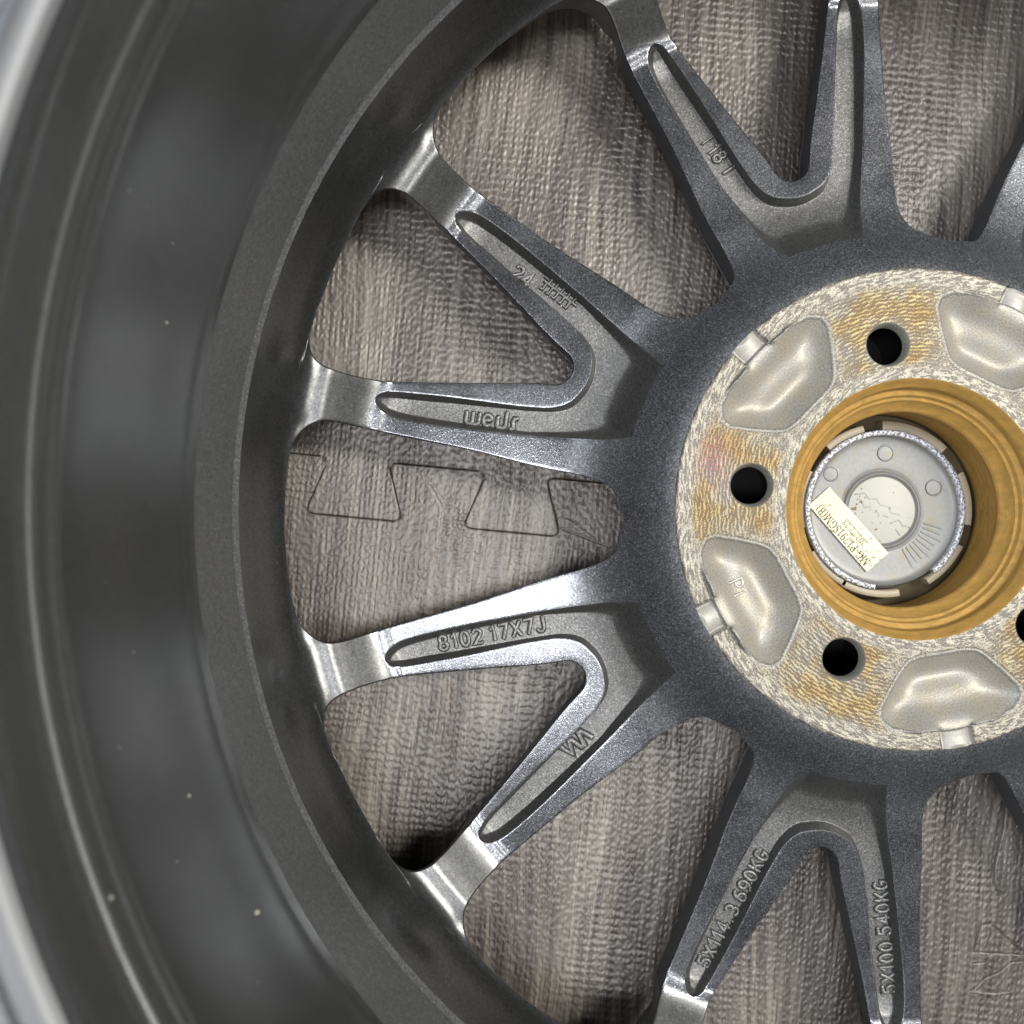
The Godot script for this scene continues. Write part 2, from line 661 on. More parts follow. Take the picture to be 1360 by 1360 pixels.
func set_section() -> void:
	var pts := [[72.5, -0.8], [74.0, -1.6], [77.0, -4.4], [81.0, -9.2], [86.0, -15.8], [90.0, -20.0], [94.0, -23.2], [98.0, -25.2], [104.0, -26.6], [112.0, -27.3], [130.0, -28.0], [150.0, -28.7], [163.5, -29.2], [165.6, -29.1], [166.8, -28.7], [168.0, -28.5], [169.4, -28.3], [171.2, -27.6], [173.4, -26.3], [176.4, -24.2], [179.6, -21.9], [182.4, -20.0], [184.2, -19.0], [185.8, -18.6], [187.6, -18.4], [189.4, -18.0], [191.4, -16.9], [193.2, -14.8], [194.7, -11.8], [196.2, -7.4], [197.7, -0.5], [199.0, 5.8], [199.7, 9.8], [200.0, 12.0]]
	for p in pts:
		pr.append(Vector2(p[0], p[1]))
	slope.resize(pr.size())
	for k in pr.size():
		var a := pr[maxi(k - 1, 0)]
		var b := pr[mini(k + 1, pr.size() - 1)]
		slope[k] = (b.y - a.y) / (b.x - a.x)
		if k > 0 and k < pr.size() - 1 and (pr[k].y - a.y) * (b.y - pr[k].y) <= 0.0:
			slope[k] = 0.0


func section(r: float) -> float:
	if r <= pr[0].x:
		return pr[0].y
	for k in pr.size() - 1:
		if r <= pr[k + 1].x:
			var h := pr[k + 1].x - pr[k].x
			var t := (r - pr[k].x) / h
			var t2 := t * t
			var t3 := t2 * t
			return (2 * t3 - 3 * t2 + 1) * pr[k].y + (t3 - 2 * t2 + t) * h * slope[k] + (-2 * t3 + 3 * t2) * pr[k + 1].y + (t3 - t2) * h * slope[k + 1]
	return pr[-1].y


func cast_z(p: Vector2) -> float:
	var r := p.length()
	if r > 180.0:
		var a := rad_to_deg(absf(p.angle()))
		r = minf(r + 1.5 * exp(-pow((a - 11.9) / 3.1, 6.0)) * smoothstep(182.0, 188.0, r) * smoothstep(199.4, 195.5, r), 200.0)
	var z := section(r)
	return z


func groove_floor(p: Vector2) -> float:
	return section(p.length()) - POCKET


# stations along half a fork, from its axis round the hub to the rim:
# window edge, groove's near edge, groove's far edge, outer window edge; edges there?; corner marks
func stations() -> Array:
	var c := 72.5
	return [
		[111.0, 0.0, 105.4, 0.0, 86.3, 0.0, c, 0.0, 1, 0, 0],
		[111.2, 1.3, 105.6, 2.4, 86.3, 3.6, c * cos(0.11), c * sin(0.11), 1, 0, 0],
		[111.7, 2.6, 106.3, 5.0, 86.1, 8.0, c * cos(0.22), c * sin(0.22), 1, 0, 0],
		[112.6, 4.0, 107.6, 8.2, 85.4, 12.2, c * cos(0.33), c * sin(0.33), 1, 0, 4],
		[114.6, 5.3, 110.2, 11.0, 88.6, 14.0, c * cos(SECTOR), c * sin(SECTOR), 1, 0, 8],
		[117.6, 6.4, 114.0, 13.3, 93.5, 16.2, 77.6, 37.4, 1, 1, 8],
		[121.0, 7.6, 118.6, 15.0, 99.0, 18.1, 79.8, 32.8, 1, 1, 0],
		[125.0, 9.2, 123.8, 16.7, 106.0, 20.6, 84.2, 29.6, 1, 1, 0],
		[130.0, 11.4, 129.0, 18.2, 114.0, 23.3, 93.0, 28.9, 1, 1, 0],
		[137.0, 14.4, 136.2, 20.2, 125.0, 26.8, 110.0, 32.3, 1, 1, 0],
		[146.0, 18.2, 145.6, 22.9, 138.5, 31.0, 130.0, 35.6, 1, 1, 0],
		[154.5, 21.7, 154.2, 25.6, 150.5, 34.3, 147.0, 39.2, 1, 1, 0],
		[160.5, 24.1, 160.4, 27.6, 159.5, 36.0, 158.0, 41.6, 1, 1, 0],
		[163.8, 25.4, 163.9, 29.2, 164.0, 35.4, 163.0, 42.6, 1, 1, 0],
		[165.6, 26.1, 165.6, 30.4, 165.9, 34.0, 165.5, 43.1, 1, 1, 0],
		[166.6, 26.6, 166.5, 32.4, 166.5, 32.4, 166.8, 43.4, 1, 1, 6],
		[169.5, 27.4, 169.4, 34.0, 169.4, 34.0, 169.6, 44.0, 1, 1, 0],
		[173.5, 28.6, 173.0, 36.0, 173.0, 36.0, 173.4, 44.9, 1, 1, 0],
		[178.4, 29.7, 177.5, 37.5, 177.5, 37.5, 177.3, 46.4, 1, 1, 0],
		[183.6, 30.2, 182.0, 38.0, 182.0, 38.0, 180.2, 49.0, 1, 1, 0],
		[187.9, 28.9, 186.4, 39.0, 186.4, 39.0, 182.2, 52.9, 1, 1, 0],
		[190.5, 25.4, 188.0, 39.5, 188.0, 39.5, 182.6, 58.4, 1, 1, 0],
		[191.9, 19.2, 189.0, 40.0, 189.0, 40.0, 180.5, 66.4, 1, 1, 0],
		[192.6, 10.6, 190.0, 40.0, 190.0, 40.0, 176.7, 76.4, 1, 1, 0],
		[192.8, 0.0, 191.0, 40.0, 191.0, 40.0, 192.7 * cos(SECTOR), 192.7 * sin(SECTOR), 1, 1, 9],
		[194.4, 0.0, 192.0, 40.0, 192.0, 40.0, 194.4 * cos(SECTOR), 194.4 * sin(SECTOR), 0, 0, 0],
		[196.3, 0.0, 193.0, 40.0, 193.0, 40.0, 196.3 * cos(SECTOR), 196.3 * sin(SECTOR), 0, 0, 0],
		[198.4, 0.0, 194.0, 40.0, 194.0, 40.0, 198.4 * cos(SECTOR), 198.4 * sin(SECTOR), 0, 0, 0],
		[200.0, 0.0, 196.0, 40.0, 196.0, 40.0, 200.0 * cos(SECTOR), 200.0 * sin(SECTOR), 0, 0, 0],
	]

const SPLIT := 8      # station where the fork's root ends and its two spokes begin
const FOOT := 15      # station where the spoke's foot on the rim begins
const CLOSED := 15    # station where the groove has closed
const PER := 6


func on_track(st: Array, k: int, f: float, slot: int) -> Vector2:
	var bit := 1 << slot
	var p1 := Vector2(st[k][slot * 2], st[k][slot * 2 + 1])
	if k == st.size() - 1:
		return p1
	var p2 := Vector2(st[k + 1][slot * 2], st[k + 1][slot * 2 + 1])
	var before := p1 if k == 0 or int(st[k][10]) & bit else Vector2(st[k - 1][slot * 2], st[k - 1][slot * 2 + 1])
	var after := p2 if k + 2 >= st.size() or int(st[k + 1][10]) & bit else Vector2(st[k + 2][slot * 2], st[k + 2][slot * 2 + 1])
	if k == 0 and slot < 3:
		before = Vector2(st[1][slot * 2], -st[1][slot * 2 + 1])
	if (slot == 3 and k == 4) or (slot == 3 and k >= 24) or (slot == 0 and k >= 24):
		return p1.lerp(p2, f)
	var q := p1.cubic_interpolate(p2, before, after, f)
	if slot == 3 and k < 4:
		q = q.normalized() * 72.5
	return q


func fork_rows() -> Dictionary:
	var st := stations()
	var flat_rows := []
	var edge_in := []
	var edge_out := []
	var part := []
	for k in st.size():
		for j in (PER if k < st.size() - 1 else 1):
			var f := float(j) / PER
			var s := k + f
			var i := on_track(st, k, f, 0)
			var a := on_track(st, k, f, 1)
			var b := on_track(st, k, f, 2)
			var o := on_track(st, k, f, 3)
			var line := []     # [point, height offset]
			var ein: float = 1.0 if s <= 24.0 else 0.0
			var eout: float = 1.0 if s >= 5.0 and s <= 24.0 else 0.0
			var polar := s >= CLOSED
			var la := i.distance_to(a)
			var lb := a.distance_to(b)
			var lc := b.distance_to(o)
			var li := i.distance_to(o)
			if polar:
				la = li * 0.5
				lc = li * 0.5
				lb = 0.0
			var fr := []       # fractions in pieces: [piece, fraction, drop]
			for q in [[0.0, -0.55], [0.1, -0.27], [0.28, -0.08], [0.55, 0.0]]:
				fr.append([0, minf(q[0] / la, 0.3), q[1] * ein])
			for q in [0.35, 0.55, 0.75, 0.88]:
				fr.append([0, q, 0.0])
			var wi := 1.7
			var wo := 2.3
			if s < 3.0:
				wo = 9.5
			elif s < 8.0:
				wo = lerpf(9.5, 2.3, (s - 3.0) / 5.0)
			if wi + wo > lb * 0.9 and lb > 0.0:
				var sc := lb * 0.9 / (wi + wo)
				wi *= sc
				wo *= sc
			var full: float = 0.0 if polar else clampf((CLOSED - s) / (CLOSED - 11.4), 0.0, 1.0)
			full = pow(full, 0.62)
			var dep := POCKET * full
			for q in [0.0, 0.06, 0.2, 0.4, 0.6, 0.8, 0.92, 1.0, 1.12]:
				fr.append([1, q * wi / maxf(lb, 0.001), -dep * wall(q)])
			var rest := lb - wi - wo
			for q in [0.3, 0.5, 0.7]:
				fr.append([1, (wi + rest * q) / maxf(lb, 0.001), -dep])
			for q in [1.12, 1.0, 0.92, 0.8, 0.6, 0.4, 0.2, 0.06, 0.0]:
				fr.append([1, 1.0 - q * wo / maxf(lb, 0.001), -dep * wall(q)])
			for q in [0.08, 0.16, 0.26, 0.36, 0.46, 0.56, 0.66, 0.76, 0.86]:
				fr.append([2, q, 0.0])
			for q in [[0.55, 0.0], [0.28, -0.08], [0.1, -0.27], [0.0, -0.55]]:
				fr.append([2, 1.0 - minf(q[0] / maxf(lc, 0.01), 0.1), q[1] * eout])
			for q in fr:
				var p: Vector2
				if polar:
					var w: float = (q[1] * 0.5) if q[0] == 0 else 0.5 if q[0] == 1 else 0.5 + q[1] * 0.5
					var ang := lerpf(i.angle(), o.angle(), w)
					p = Vector2.from_angle(ang) * lerpf(i.length(), o.length(), w)
				elif q[0] == 0:
					p = i.lerp(a, q[1])
				elif q[0] == 1:
					p = a.lerp(b, clampf(q[1], 0.0, 1.0))
				else:
					p = b.lerp(o, q[1])
				var drop: float = q[2]
				if q[0] == 1 and s < 8.0:
					var rad := p.length()
					drop *= (POCKET + (section(rad) - section(maxf(rad, 98.0))) * 0.35) / POCKET
				line.append([p, drop])
			flat_rows.append(line)
			edge_in.append(ein > 0.0)
			edge_out.append(eout > 0.0)
			part.append(s)
	var rows := []
	for line in flat_rows:
		var row := PackedVector3Array()
		for e in line:
			var p: Vector2 = e[0]
			row.append(W(p.x, p.y, cast_z(p) + e[1]))
		rows.append(row)
	var norms := grid_normals(rows)
	# where neighbouring sectors meet, take the turned section's own normal
	for r in rows.size():
		var w: int = rows[r].size()
		for k in w:
			var p: Vector3 = rows[r][k]
			var flatp := Vector2(p.x, -p.z) / MM
			var seam_out: bool = k == w - 1 and not edge_out[r]
			var last: bool = r == rows.size() - 1
			var seam_in: bool = k == 0 and not edge_in[r]
			if seam_out or seam_in or last:
				var rad := flatp.length()
				var g := (section(minf(rad + 0.2, 200.0)) - section(minf(rad, 199.8))) / 0.2 if rad > 72.6 else -0.6
				var d := flatp.normalized()
				norms[r][k] = Vector3(-g * d.x, 1.0, g * d.y).normalized()
			elif r == 0:
				var n: Vector3 = norms[r][k]
				norms[r][k] = Vector3(n.x, n.y, 0.0).normalized()
	return {"rows": rows, "norms": norms, "in": edge_in, "out": edge_out, "s": part}


func wall(q: float) -> float:
	var t := clampf(q / 1.06, 0.0, 1.0)
	return lerpf(t, t * t * (3.0 - 2.0 * t), 0.75)


func fork_piece(g: Dictionary, from_row: int, to_row: int, mirror: float, acc: Acc, groove: Acc) -> void:
	var rows := []
	var norms := []
	for r in range(from_row, to_row + 1):
		var a: PackedVector3Array = g.rows[r].duplicate()
		var b: PackedVector3Array = g.norms[r].duplicate()
		for k in a.size():
			a[k].z *= mirror
			b[k].z *= mirror
		rows.append(a)
		norms.append(b)
	var w: int = rows[0].size()
	for span in [[0, 9], [28, w]]:
		var rr := []
		var nn := []
		for r in rows.size():
			rr.append(rows[r].slice(span[0], span[1]))
			nn.append(norms[r].slice(span[0], span[1]))
		acc.grid(rr, nn)
	var gr := []
	var gn := []
	for r in range(from_row, mini(to_row, CLOSED * PER) + 1):
		gr.append(rows[r - from_row].slice(8, 29))
		gn.append(norms[r - from_row].slice(8, 29))
	if to_row > CLOSED * PER:
		var rest := []
		var restn := []
		for r in range(maxi(from_row, CLOSED * PER), to_row + 1):
			rest.append(PackedVector3Array([rows[r - from_row][8], rows[r - from_row][28]]))
			restn.append(PackedVector3Array([norms[r - from_row][8], norms[r - from_row][28]]))
		acc.grid(rest, restn)
	if gr.size() > 1:
		groove.grid(gr, gn)
	# sides of the windows and the face below
	for side in 2:
		var line := []
		for r in range(from_row, to_row + 1):
			var there: bool = g["in"][r] if side == 0 else g["out"][r]
			if there:
				var row: PackedVector3Array = rows[r - from_row]
				line.append([row[0], row[4]] if side == 0 else [row[row.size() - 1], row[row.size() - 5]])
		if line.size() < 2:
			continue
		var seg := []
		for k in line.size() - 1:
			var p: Vector3 = line[k][0]
			var q: Vector3 = line[k + 1][0]
			var out: Vector3 = p - line[k][1] + q - line[k + 1][1]
			out.y = 0.0
			var along := q - p
			along.y = 0.0
			var n := Vector3(along.z, 0.0, -along.x).normalized()
			if Vector2(p.x, p.z).length() > 0.1905:
				out = Vector3(-p.x, 0, -p.z)
			seg.append(-n if n.dot(out) < 0.0 else n)
		var ids := []
		for k in line.size():
			var p: Vector3 = line[k][0]
			var n: Vector3 = seg[mini(k, seg.size() - 1)] + seg[maxi(k - 1, 0)]
			n = n.normalized()
			ids.append([acc.put(p, n), acc.put(foot(p) - n * undercut(p), n)])
		for k in line.size() - 1:
			acc.quad(ids[k][0], ids[k + 1][0], ids[k + 1][1], ids[k][1])
	for r in rows.size() - 1:
		if from_row >= FOOT * PER:
			break
		var e: int = rows[r].size() - 1
		var q := [foot(rows[r][0]), foot(rows[r][e]), foot(rows[r + 1][e]), foot(rows[r + 1][0])]
		var over := (q[1] as Vector3) - (q[0] as Vector3)
		over = over.normalized() * minf(undercut(rows[r][0]) + 0.5 * MM, over.length() * 0.4)
		if g["in"][r + from_row]:
			q[0] += over
			q[3] += over
		if g["out"][r + from_row]:
			q[1] -= over
			q[2] -= over
		var ids := []
		for p in q:
			ids.append(acc.put(p, Vector3.DOWN))
		acc.quad(ids[0], ids[1], ids[2], ids[3])


func undercut(p: Vector3) -> float:
	var r := Vector2(p.x, p.z).length() / MM
	return (1.5 + 3.0 * smoothstep(172.0, 184.0, r) + 6.0 * smoothstep(184.0, 192.0, r)) * MM


func foot(p: Vector3) -> Vector3:
	var flatp := Vector2(p.x, p.z)
	var r := flatp.length() / MM
	var out := -15.0 * smoothstep(112.0, 86.0, r)
	flatp *= (r + out) / r
	return Vector3(flatp.x, (LIFT - 46.0) * MM, flatp.y)


func forks() -> void:
	set_section()
	var g := fork_rows()
	var cut := SPLIT * PER
	var last: int = g.rows.size() - 1
	var meshes := []
	var grooves := []
	for m in 5:
		var piece := Acc.new()
		var groove := Acc.new()
		if m == 0:
			fork_piece(g, 0, cut, 1.0, piece, groove)
			fork_piece(g, 0, cut, -1.0, piece, groove)
		else:
			fork_piece(g, cut if m < 3 else FOOT * PER, FOOT * PER if m < 3 else last, 1.0 if m % 2 == 1 else -1.0, piece, groove)
		meshes.append(piece.mesh())
		if m < 3:
			grooves.append(groove.mesh())
	var names := ["spoke_root", "spoke", "spoke"]
	var marks := {
		"0-1": [["18", Vector2(129.6, 23.2), Vector2(-0.94, -0.34), 4.4, 0.46, 1.1, 0.9], ["bar", Vector2(132.2, 24.2), Vector2(-0.94, -0.34), 4.6, 0.25, 0, 0.9], ["bar", Vector2(120.9, 20.0), Vector2(-0.94, -0.34), 4.8, 0.45, 0, 0.9]],
		"1-2": [["24", Vector2(142.6, -22.4), Vector2(-0.962, 0.272), 4.6, 0.52, 1.15, -0.1], ["tally", Vector2(132.4, -22.6), Vector2(-0.965, 0.262), 5.4, 0.34, 0, -0.1]],
		"1-1": [["weds", Vector2(136.6, 28.6), Vector2(-0.965, -0.262), 4.0, 0.66, 0.7, -0.5]],
		"2-2": [["8102 17X7J", Vector2(149.4, -27.2), Vector2(-0.957, 0.291), 4.6, 0.54, 1.35, 0.25]],
		"2-1": [["via", Vector2(128.2, 24.0), Vector2(-0.97, -0.243), 4.9, 0.82, 0, 0.2]],
		"3-2": [["5X114.3 690KG", Vector2(158.6, -27.2), Vector2(-0.956, 0.292), 4.3, 0.54, 1.25, -0.75]],
		"3-1": [["5X100 540KG", Vector2(154.6, 34.4), Vector2(-0.962, -0.272), 4.3, 0.54, 1.25, -0.35]],
	}
	for k in 7:
		var turn := deg_to_rad(FORK0) + TAU / 7.0 * k
		for m in 3:
			var o := obj(names[m], meshes[m], M.paint, wheel)
			o.rotation.y = turn
			obj("groove", grooves[m], M.cast, o)
			if m > 0:
				obj("spoke_foot", meshes[m + 2], M.foot, o)
			var key := "%d-%d" % [k, m]
			if marks.has(key):
				for t in marks[key]:
					var e := Acc.new()
					var dir: Vector2 = t[2].normalized()
					write_on(e, t[0], t[1] - Vector2(-dir.y, dir.x) * t[6], dir, t[3], t[4], 1.0, t[5], groove_floor)
					obj("raised_lettering" if t[0] not in ["bar", "tally"] else "raised_mark", e.mesh(), M.cast, o)


# ---------------------------------------------------------------- lettering: raised rounded strokes

func arc(cx: float, cy: float, rx: float, ry: float, a0: float, a1: float, n := 9) -> PackedVector2Array:
	var out := PackedVector2Array()
	for k in n + 1:
		var a := deg_to_rad(lerpf(a0, a1, float(k) / n))
		out.append(Vector2(cx + rx * cos(a), cy + ry * sin(a)))
	return out


func poly(c: Array) -> PackedVector2Array:
	var out := PackedVector2Array()
	for k in range(0, c.size(), 2):
		out.append(Vector2(c[k], c[k + 1]))
	return out


func alphabet() -> void:
	glyphs = {
		"0": [arc(0.28, 0.5, 0.28, 0.5, 90, 450, 18)],
		"1": [poly([0.02, 0.76, 0.25, 1.0, 0.25, 0.0])],
		"2": [arc(0.28, 0.72, 0.27, 0.28, 165, -25, 9) + poly([0.0, 0.0, 0.58, 0.0])],
		"3": [arc(0.27, 0.75, 0.25, 0.25, 150, -80, 9), arc(0.27, 0.27, 0.29, 0.27, 80, -150, 9)],
		"4": [poly([0.42, 0.0, 0.42, 1.0, 0.0, 0.3, 0.6, 0.3])],
		"5": [poly([0.54, 1.0, 0.1, 1.0, 0.05, 0.56]) + arc(0.27, 0.32, 0.29, 0.32, 115, -150, 10)],
		"6": [arc(0.29, 0.3, 0.28, 0.3, 160, -200, 16), poly([0.02, 0.38, 0.08, 0.68, 0.24, 0.92, 0.46, 1.0])],
		"7": [poly([0.0, 1.0, 0.56, 1.0, 0.2, 0.0])],
		"8": [arc(0.28, 0.76, 0.23, 0.24, 0, 360, 14), arc(0.28, 0.26, 0.28, 0.26, 0, 360, 14)],
		"9": [arc(0.29, 0.7, 0.28, 0.3, -20, 340, 16), poly([0.56, 0.62, 0.5, 0.32, 0.34, 0.08, 0.12, 0.0])],
		"X": [poly([0.0, 0.0, 0.58, 1.0]), poly([0.0, 1.0, 0.58, 0.0])],
		"K": [poly([0.02, 0.0, 0.02, 1.0]), poly([0.56, 1.0, 0.06, 0.42]), poly([0.22, 0.6, 0.58, 0.0])],
		"G": [arc(0.3, 0.5, 0.29, 0.5, 50, 330, 14) + poly([0.57, 0.44, 0.34, 0.44])],
		"J": [poly([0.46, 1.0, 0.46, 0.26]) + arc(0.22, 0.26, 0.24, 0.26, -20, -165, 7)],
		"P": [poly([0.02, 0.0, 0.02, 1.0, 0.3, 1.0]) + arc(0.3, 0.73, 0.26, 0.27, 70, -70, 7) + poly([0.3, 0.46, 0.06, 0.46])],
		".": [poly([0.1, 0.0, 0.1, 0.08])],
	}


func write_on(acc: Acc, text: String, at: Vector2, dir: Vector2, high: float, half: float, raise: float, pitch: float, lie: Callable) -> void:
	if glyphs.is_empty():
		alphabet()
	var up := Vector2(-dir.y, dir.x)
	var strokes := []
	if text == "bar":
		strokes.append(poly([0.0, 0.0, 0.0, 1.0]))
	elif text == "via":
		strokes.append(poly([0.0, 0.98, 0.3, 0.08, 0.66, 0.94, 0.86, 0.9, 1.02, 0.1, 1.3, 0.08, 1.5, 0.95, 1.72, 0.9, 2.0, 0.1]))
	elif text == "weds":
		strokes.append(poly([0.0, 0.95, 0.0, 0.2, 0.12, 0.04, 0.95, 0.04, 1.08, 0.2, 1.08, 0.95]))
		strokes.append(poly([0.54, 0.95, 0.54, 0.08]))
		strokes.append(arc(1.78, 0.5, 0.36, 0.45, 20, 300, 12))
		strokes.append(poly([1.5, 0.48, 1.95, 0.5, 2.14, 0.62]))
		strokes.append(poly([3.3, 1.35, 3.3, 0.18, 3.18, 0.04, 2.72, 0.04, 2.6, 0.18, 2.6, 0.78, 2.72, 0.92]))
		strokes.append(poly([3.72, 0.04, 3.98, 0.12, 3.92, 0.46, 3.86, 0.62, 3.98, 0.92, 4.24, 0.98]))
	elif text == "tally":
		strokes.append(poly([0.0, 0.5, 2.5, 0.5]))
		strokes.append(poly([-0.12, 0.72, 0.15, 0.72]))
		for k in 5:
			var x := 0.24 + k * 0.46
			strokes.append(poly([x + 0.12, 0.5, x + 0.12, 0.98, x + 0.35, 0.98]))
			strokes.append(poly([x, 0.5, x, 0.02, x - 0.2, 0.02]))
	else:
		var x := 0.0
		for ch in text:
			if ch == " ":
				x += 0.34
				continue
			for s in glyphs[ch]:
				var q := PackedVector2Array()
				for p in s:
					q.append(p + Vector2(x, 0))
				strokes.append(q)
			x += (0.36 if ch == "1" else 0.28 if ch == "." else 0.58) + 0.22 * pitch / 0.92
	for s in strokes:
		var q := PackedVector2Array()
		for p in s:
			q.append(at + dir * p.x * high + up * p.y * high)
		ridge(acc, q, half, raise, lie)


func ridge(acc: Acc, pts: PackedVector2Array, half: float, raise: float, lie: Callable) -> void:
	var across := [[-half - 0.34 * raise, -0.12], [-half - 0.05 * raise, 0.62], [-half * 0.6, 1.0], [half * 0.6, 1.0], [half + 0.05 * raise, 0.62], [half + 0.34 * raise, -0.12]]
	var nrm := [Vector2(-0.92, 0.4), Vector2(-0.82, 0.57), Vector2(-0.3, 0.95), Vector2(0.3, 0.95), Vector2(0.82, 0.57), Vector2(0.92, 0.4)]
	var loop := pts[0].distance_to(pts[-1]) < 0.02 and pts.size() > 4
	var n := pts.size()
	var at := acc.v.size()
	var rows := 0
	for k in range(-1, n + 1):
		if loop and (k < 0 or k >= n):
			continue
		var i := clampi(k, 0, n - 1)
		var before := pts[i - 1] if i > 0 else (pts[n - 2] if loop else pts[0])
		var after := pts[i + 1] if i < n - 1 else (pts[1] if loop else pts[n - 1])
		var d0 := (pts[i] - before).normalized()
		var d1 := (after - pts[i]).normalized()
		var d := (d0 + d1).normalized()
		var side := Vector2(-d.y, d.x)
		var wide := half
		if d0 != Vector2.ZERO and d1 != Vector2.ZERO:
			wide = half / maxf(0.55, side.dot(Vector2(-d0.y, d0.x)))
		var p := pts[i]
		var cap := k < 0 or k >= n
		if cap:
			p += (-d if k < 0 else d) * half
		for j in 6:
			var q: Vector2 = p + side * (wide / half) * across[j][0] * (0.45 if cap else 1.0)
			var z: float = lie.call(q) + (raise * across[j][1] if not cap else -0.1)
			var m: Vector2 = side * nrm[j].x
			var nn := Vector3(m.x, nrm[j].y, -m.y)
			if cap:
				var e := (-d if k < 0 else d)
				nn = Vector3(e.x + m.x * 0.5, 0.45, -e.y - m.y * 0.5).normalized()
			acc.put(W(q.x, q.y, z), nn.normalized())
		rows += 1
	for r in rows - 1:
		for j in 5:
			var a := at + r * 6 + j
			acc.quad(a, a + 1, a + 7, a + 6)


# ---------------------------------------------------------------- rim, bore, cap

func rim() -> void:
	var band := Acc.new()
	lathe(band, smooth_section([[200.0, 12.0], [201.0, 13.7], [201.3, 14.8], [201.4, 20.0], [201.5, 34.0], [201.7, 46.0], [201.8, 49.6]], 4), 320, 1.0)
	obj("drop_center", band.mesh(), M.band, wheel)
	var wallm := Acc.new()
	lathe(wallm, smooth_section([[201.8, 49.6], [202.6, 53.0], [203.6, 56.0], [204.9, 61.0], [208.6, 76.0], [212.2, 98.0], [213.3, 104.0], [213.2, 106.0], [212.1, 107.8], [212.3, 109.4], [213.7, 111.2], [213.8, 114.0], [212.4, 115.8], [212.7, 117.6], [214.6, 119.8], [215.6, 125.0], [216.4, 130.5], [216.3, 132.0], [217.0, 134.0], [218.3, 136.2]], 4), 320, 1.0)
	obj("barrel_wall", wallm.mesh(), M.barrel, wheel)
	var lip := Acc.new()
	lathe(lip, smooth_section([[218.3, 136.2], [220.4, 138.0], [223.6, 139.2], [226.0, 139.3], [228.6, 140.6], [231.6, 141.6], [234.6, 140.6], [235.8, 138.0], [235.4, 134.0], [231.0, 131.0], [225.0, 127.0]], 4), 320, 1.0)
	obj("rim_flange", lip.mesh(), M.flange, wheel)
	var outer := Acc.new()
	lathe(outer, smooth_section([[225.0, 127.0], [221.5, 116.0], [220.5, 104.0], [214.0, 76.0], [208.0, 50.0], [206.5, 15.0], [208.0, -10.0], [217.0, -24.0], [221.0, -38.0], [229.0, -45.0], [235.0, -50.0], [235.6, -54.0], [233.0, -56.0], [228.0, -55.6], [222.0, -53.0], [214.0, -48.5], [206.5, -46.0], [204.0, -46.0]], 3), 240, 1.0)
	obj("outer_barrel", outer.mesh(), M.barrel, wheel)
	var base := Acc.new()
	lathe(base, [[72.5, -46.0], [72.5, -48.0], [34.0, -48.0]], 96, 1.0, 0.5)
	obj("front_boss", base.mesh(), M.barrel, wheel)
	var bore := Acc.new()
	lathe(bore, smooth_section([[39.25, 0.05], [38.9, -0.3], [37.5, -2.6], [37.0, -3.4], [36.8, -4.2], [36.6, -6.4], [35.9, -7.0], [35.0, -7.4], [34.4, -8.8], [33.6, -9.2], [33.1, -10.4], [31.6, -12.6], [30.9, -13.4], [30.5, -14.4]], 2), 200, -1.0, 0.9)
	lathe(bore, [[30.5, -14.4], [31.2, -15.4], [31.4, -17.0], [31.4, -33.0]], 160, -1.0, 0.8)
	var hb := obj("hub_bore", bore.mesh(), M.gold, wheel)
	var sole := Acc.new()
	lathe(sole, [[31.4, -33.0], [31.2, -35.0], [22.0, -36.5], [0.0, -36.5]], 96, -1.0, 0.8)
	obj("bore_floor", sole.mesh(), M.sole, hb)


func wedge_ring(acc: Acc, r0: float, r1: float, z0: float, z1: float, a0: float, a1: float) -> void:
	var n := maxi(4, int(absf(a1 - a0) * 30.0))
	var b := 0.25
	var sect := [[r0, z0], [r0, z1 - b], [r0 + b, z1], [r1 - b, z1], [r1, z1 - b], [r1, z0]]
	var nr := [Vector2(-1, 0), Vector2(-0.8, 0.6), Vector2(-0.3, 0.95), Vector2(0.3, 0.95), Vector2(0.8, 0.6), Vector2(1, 0)]
	var at := acc.v.size()
	for j in n + 1:
		var a := lerpf(a0, a1, float(j) / n)
		for k in 6:
			acc.put(W(sect[k][0] * cos(a), sect[k][0] * sin(a), sect[k][1]), Vector3(nr[k].x * cos(a), nr[k].y, -nr[k].x * sin(a)))
	for j in n:
		for k in 5:
			acc.quad(at + j * 6 + k, at + j * 6 + k + 1, at + j * 6 + k + 7, at + j * 6 + k + 6)
	for e in 2:
		var a := a0 if e == 0 else a1
		var nn := Vector3(sin(a), 0, cos(a)) * (1.0 if e == 0 else -1.0)
		var ids := []
		for k in 6:
			ids.append(acc.put(W(sect[k][0] * cos(a), sect[k][0] * sin(a), sect[k][1]), nn))
		for k in range(1, 5):
			acc.tri(ids[0], ids[k], ids[k + 1])


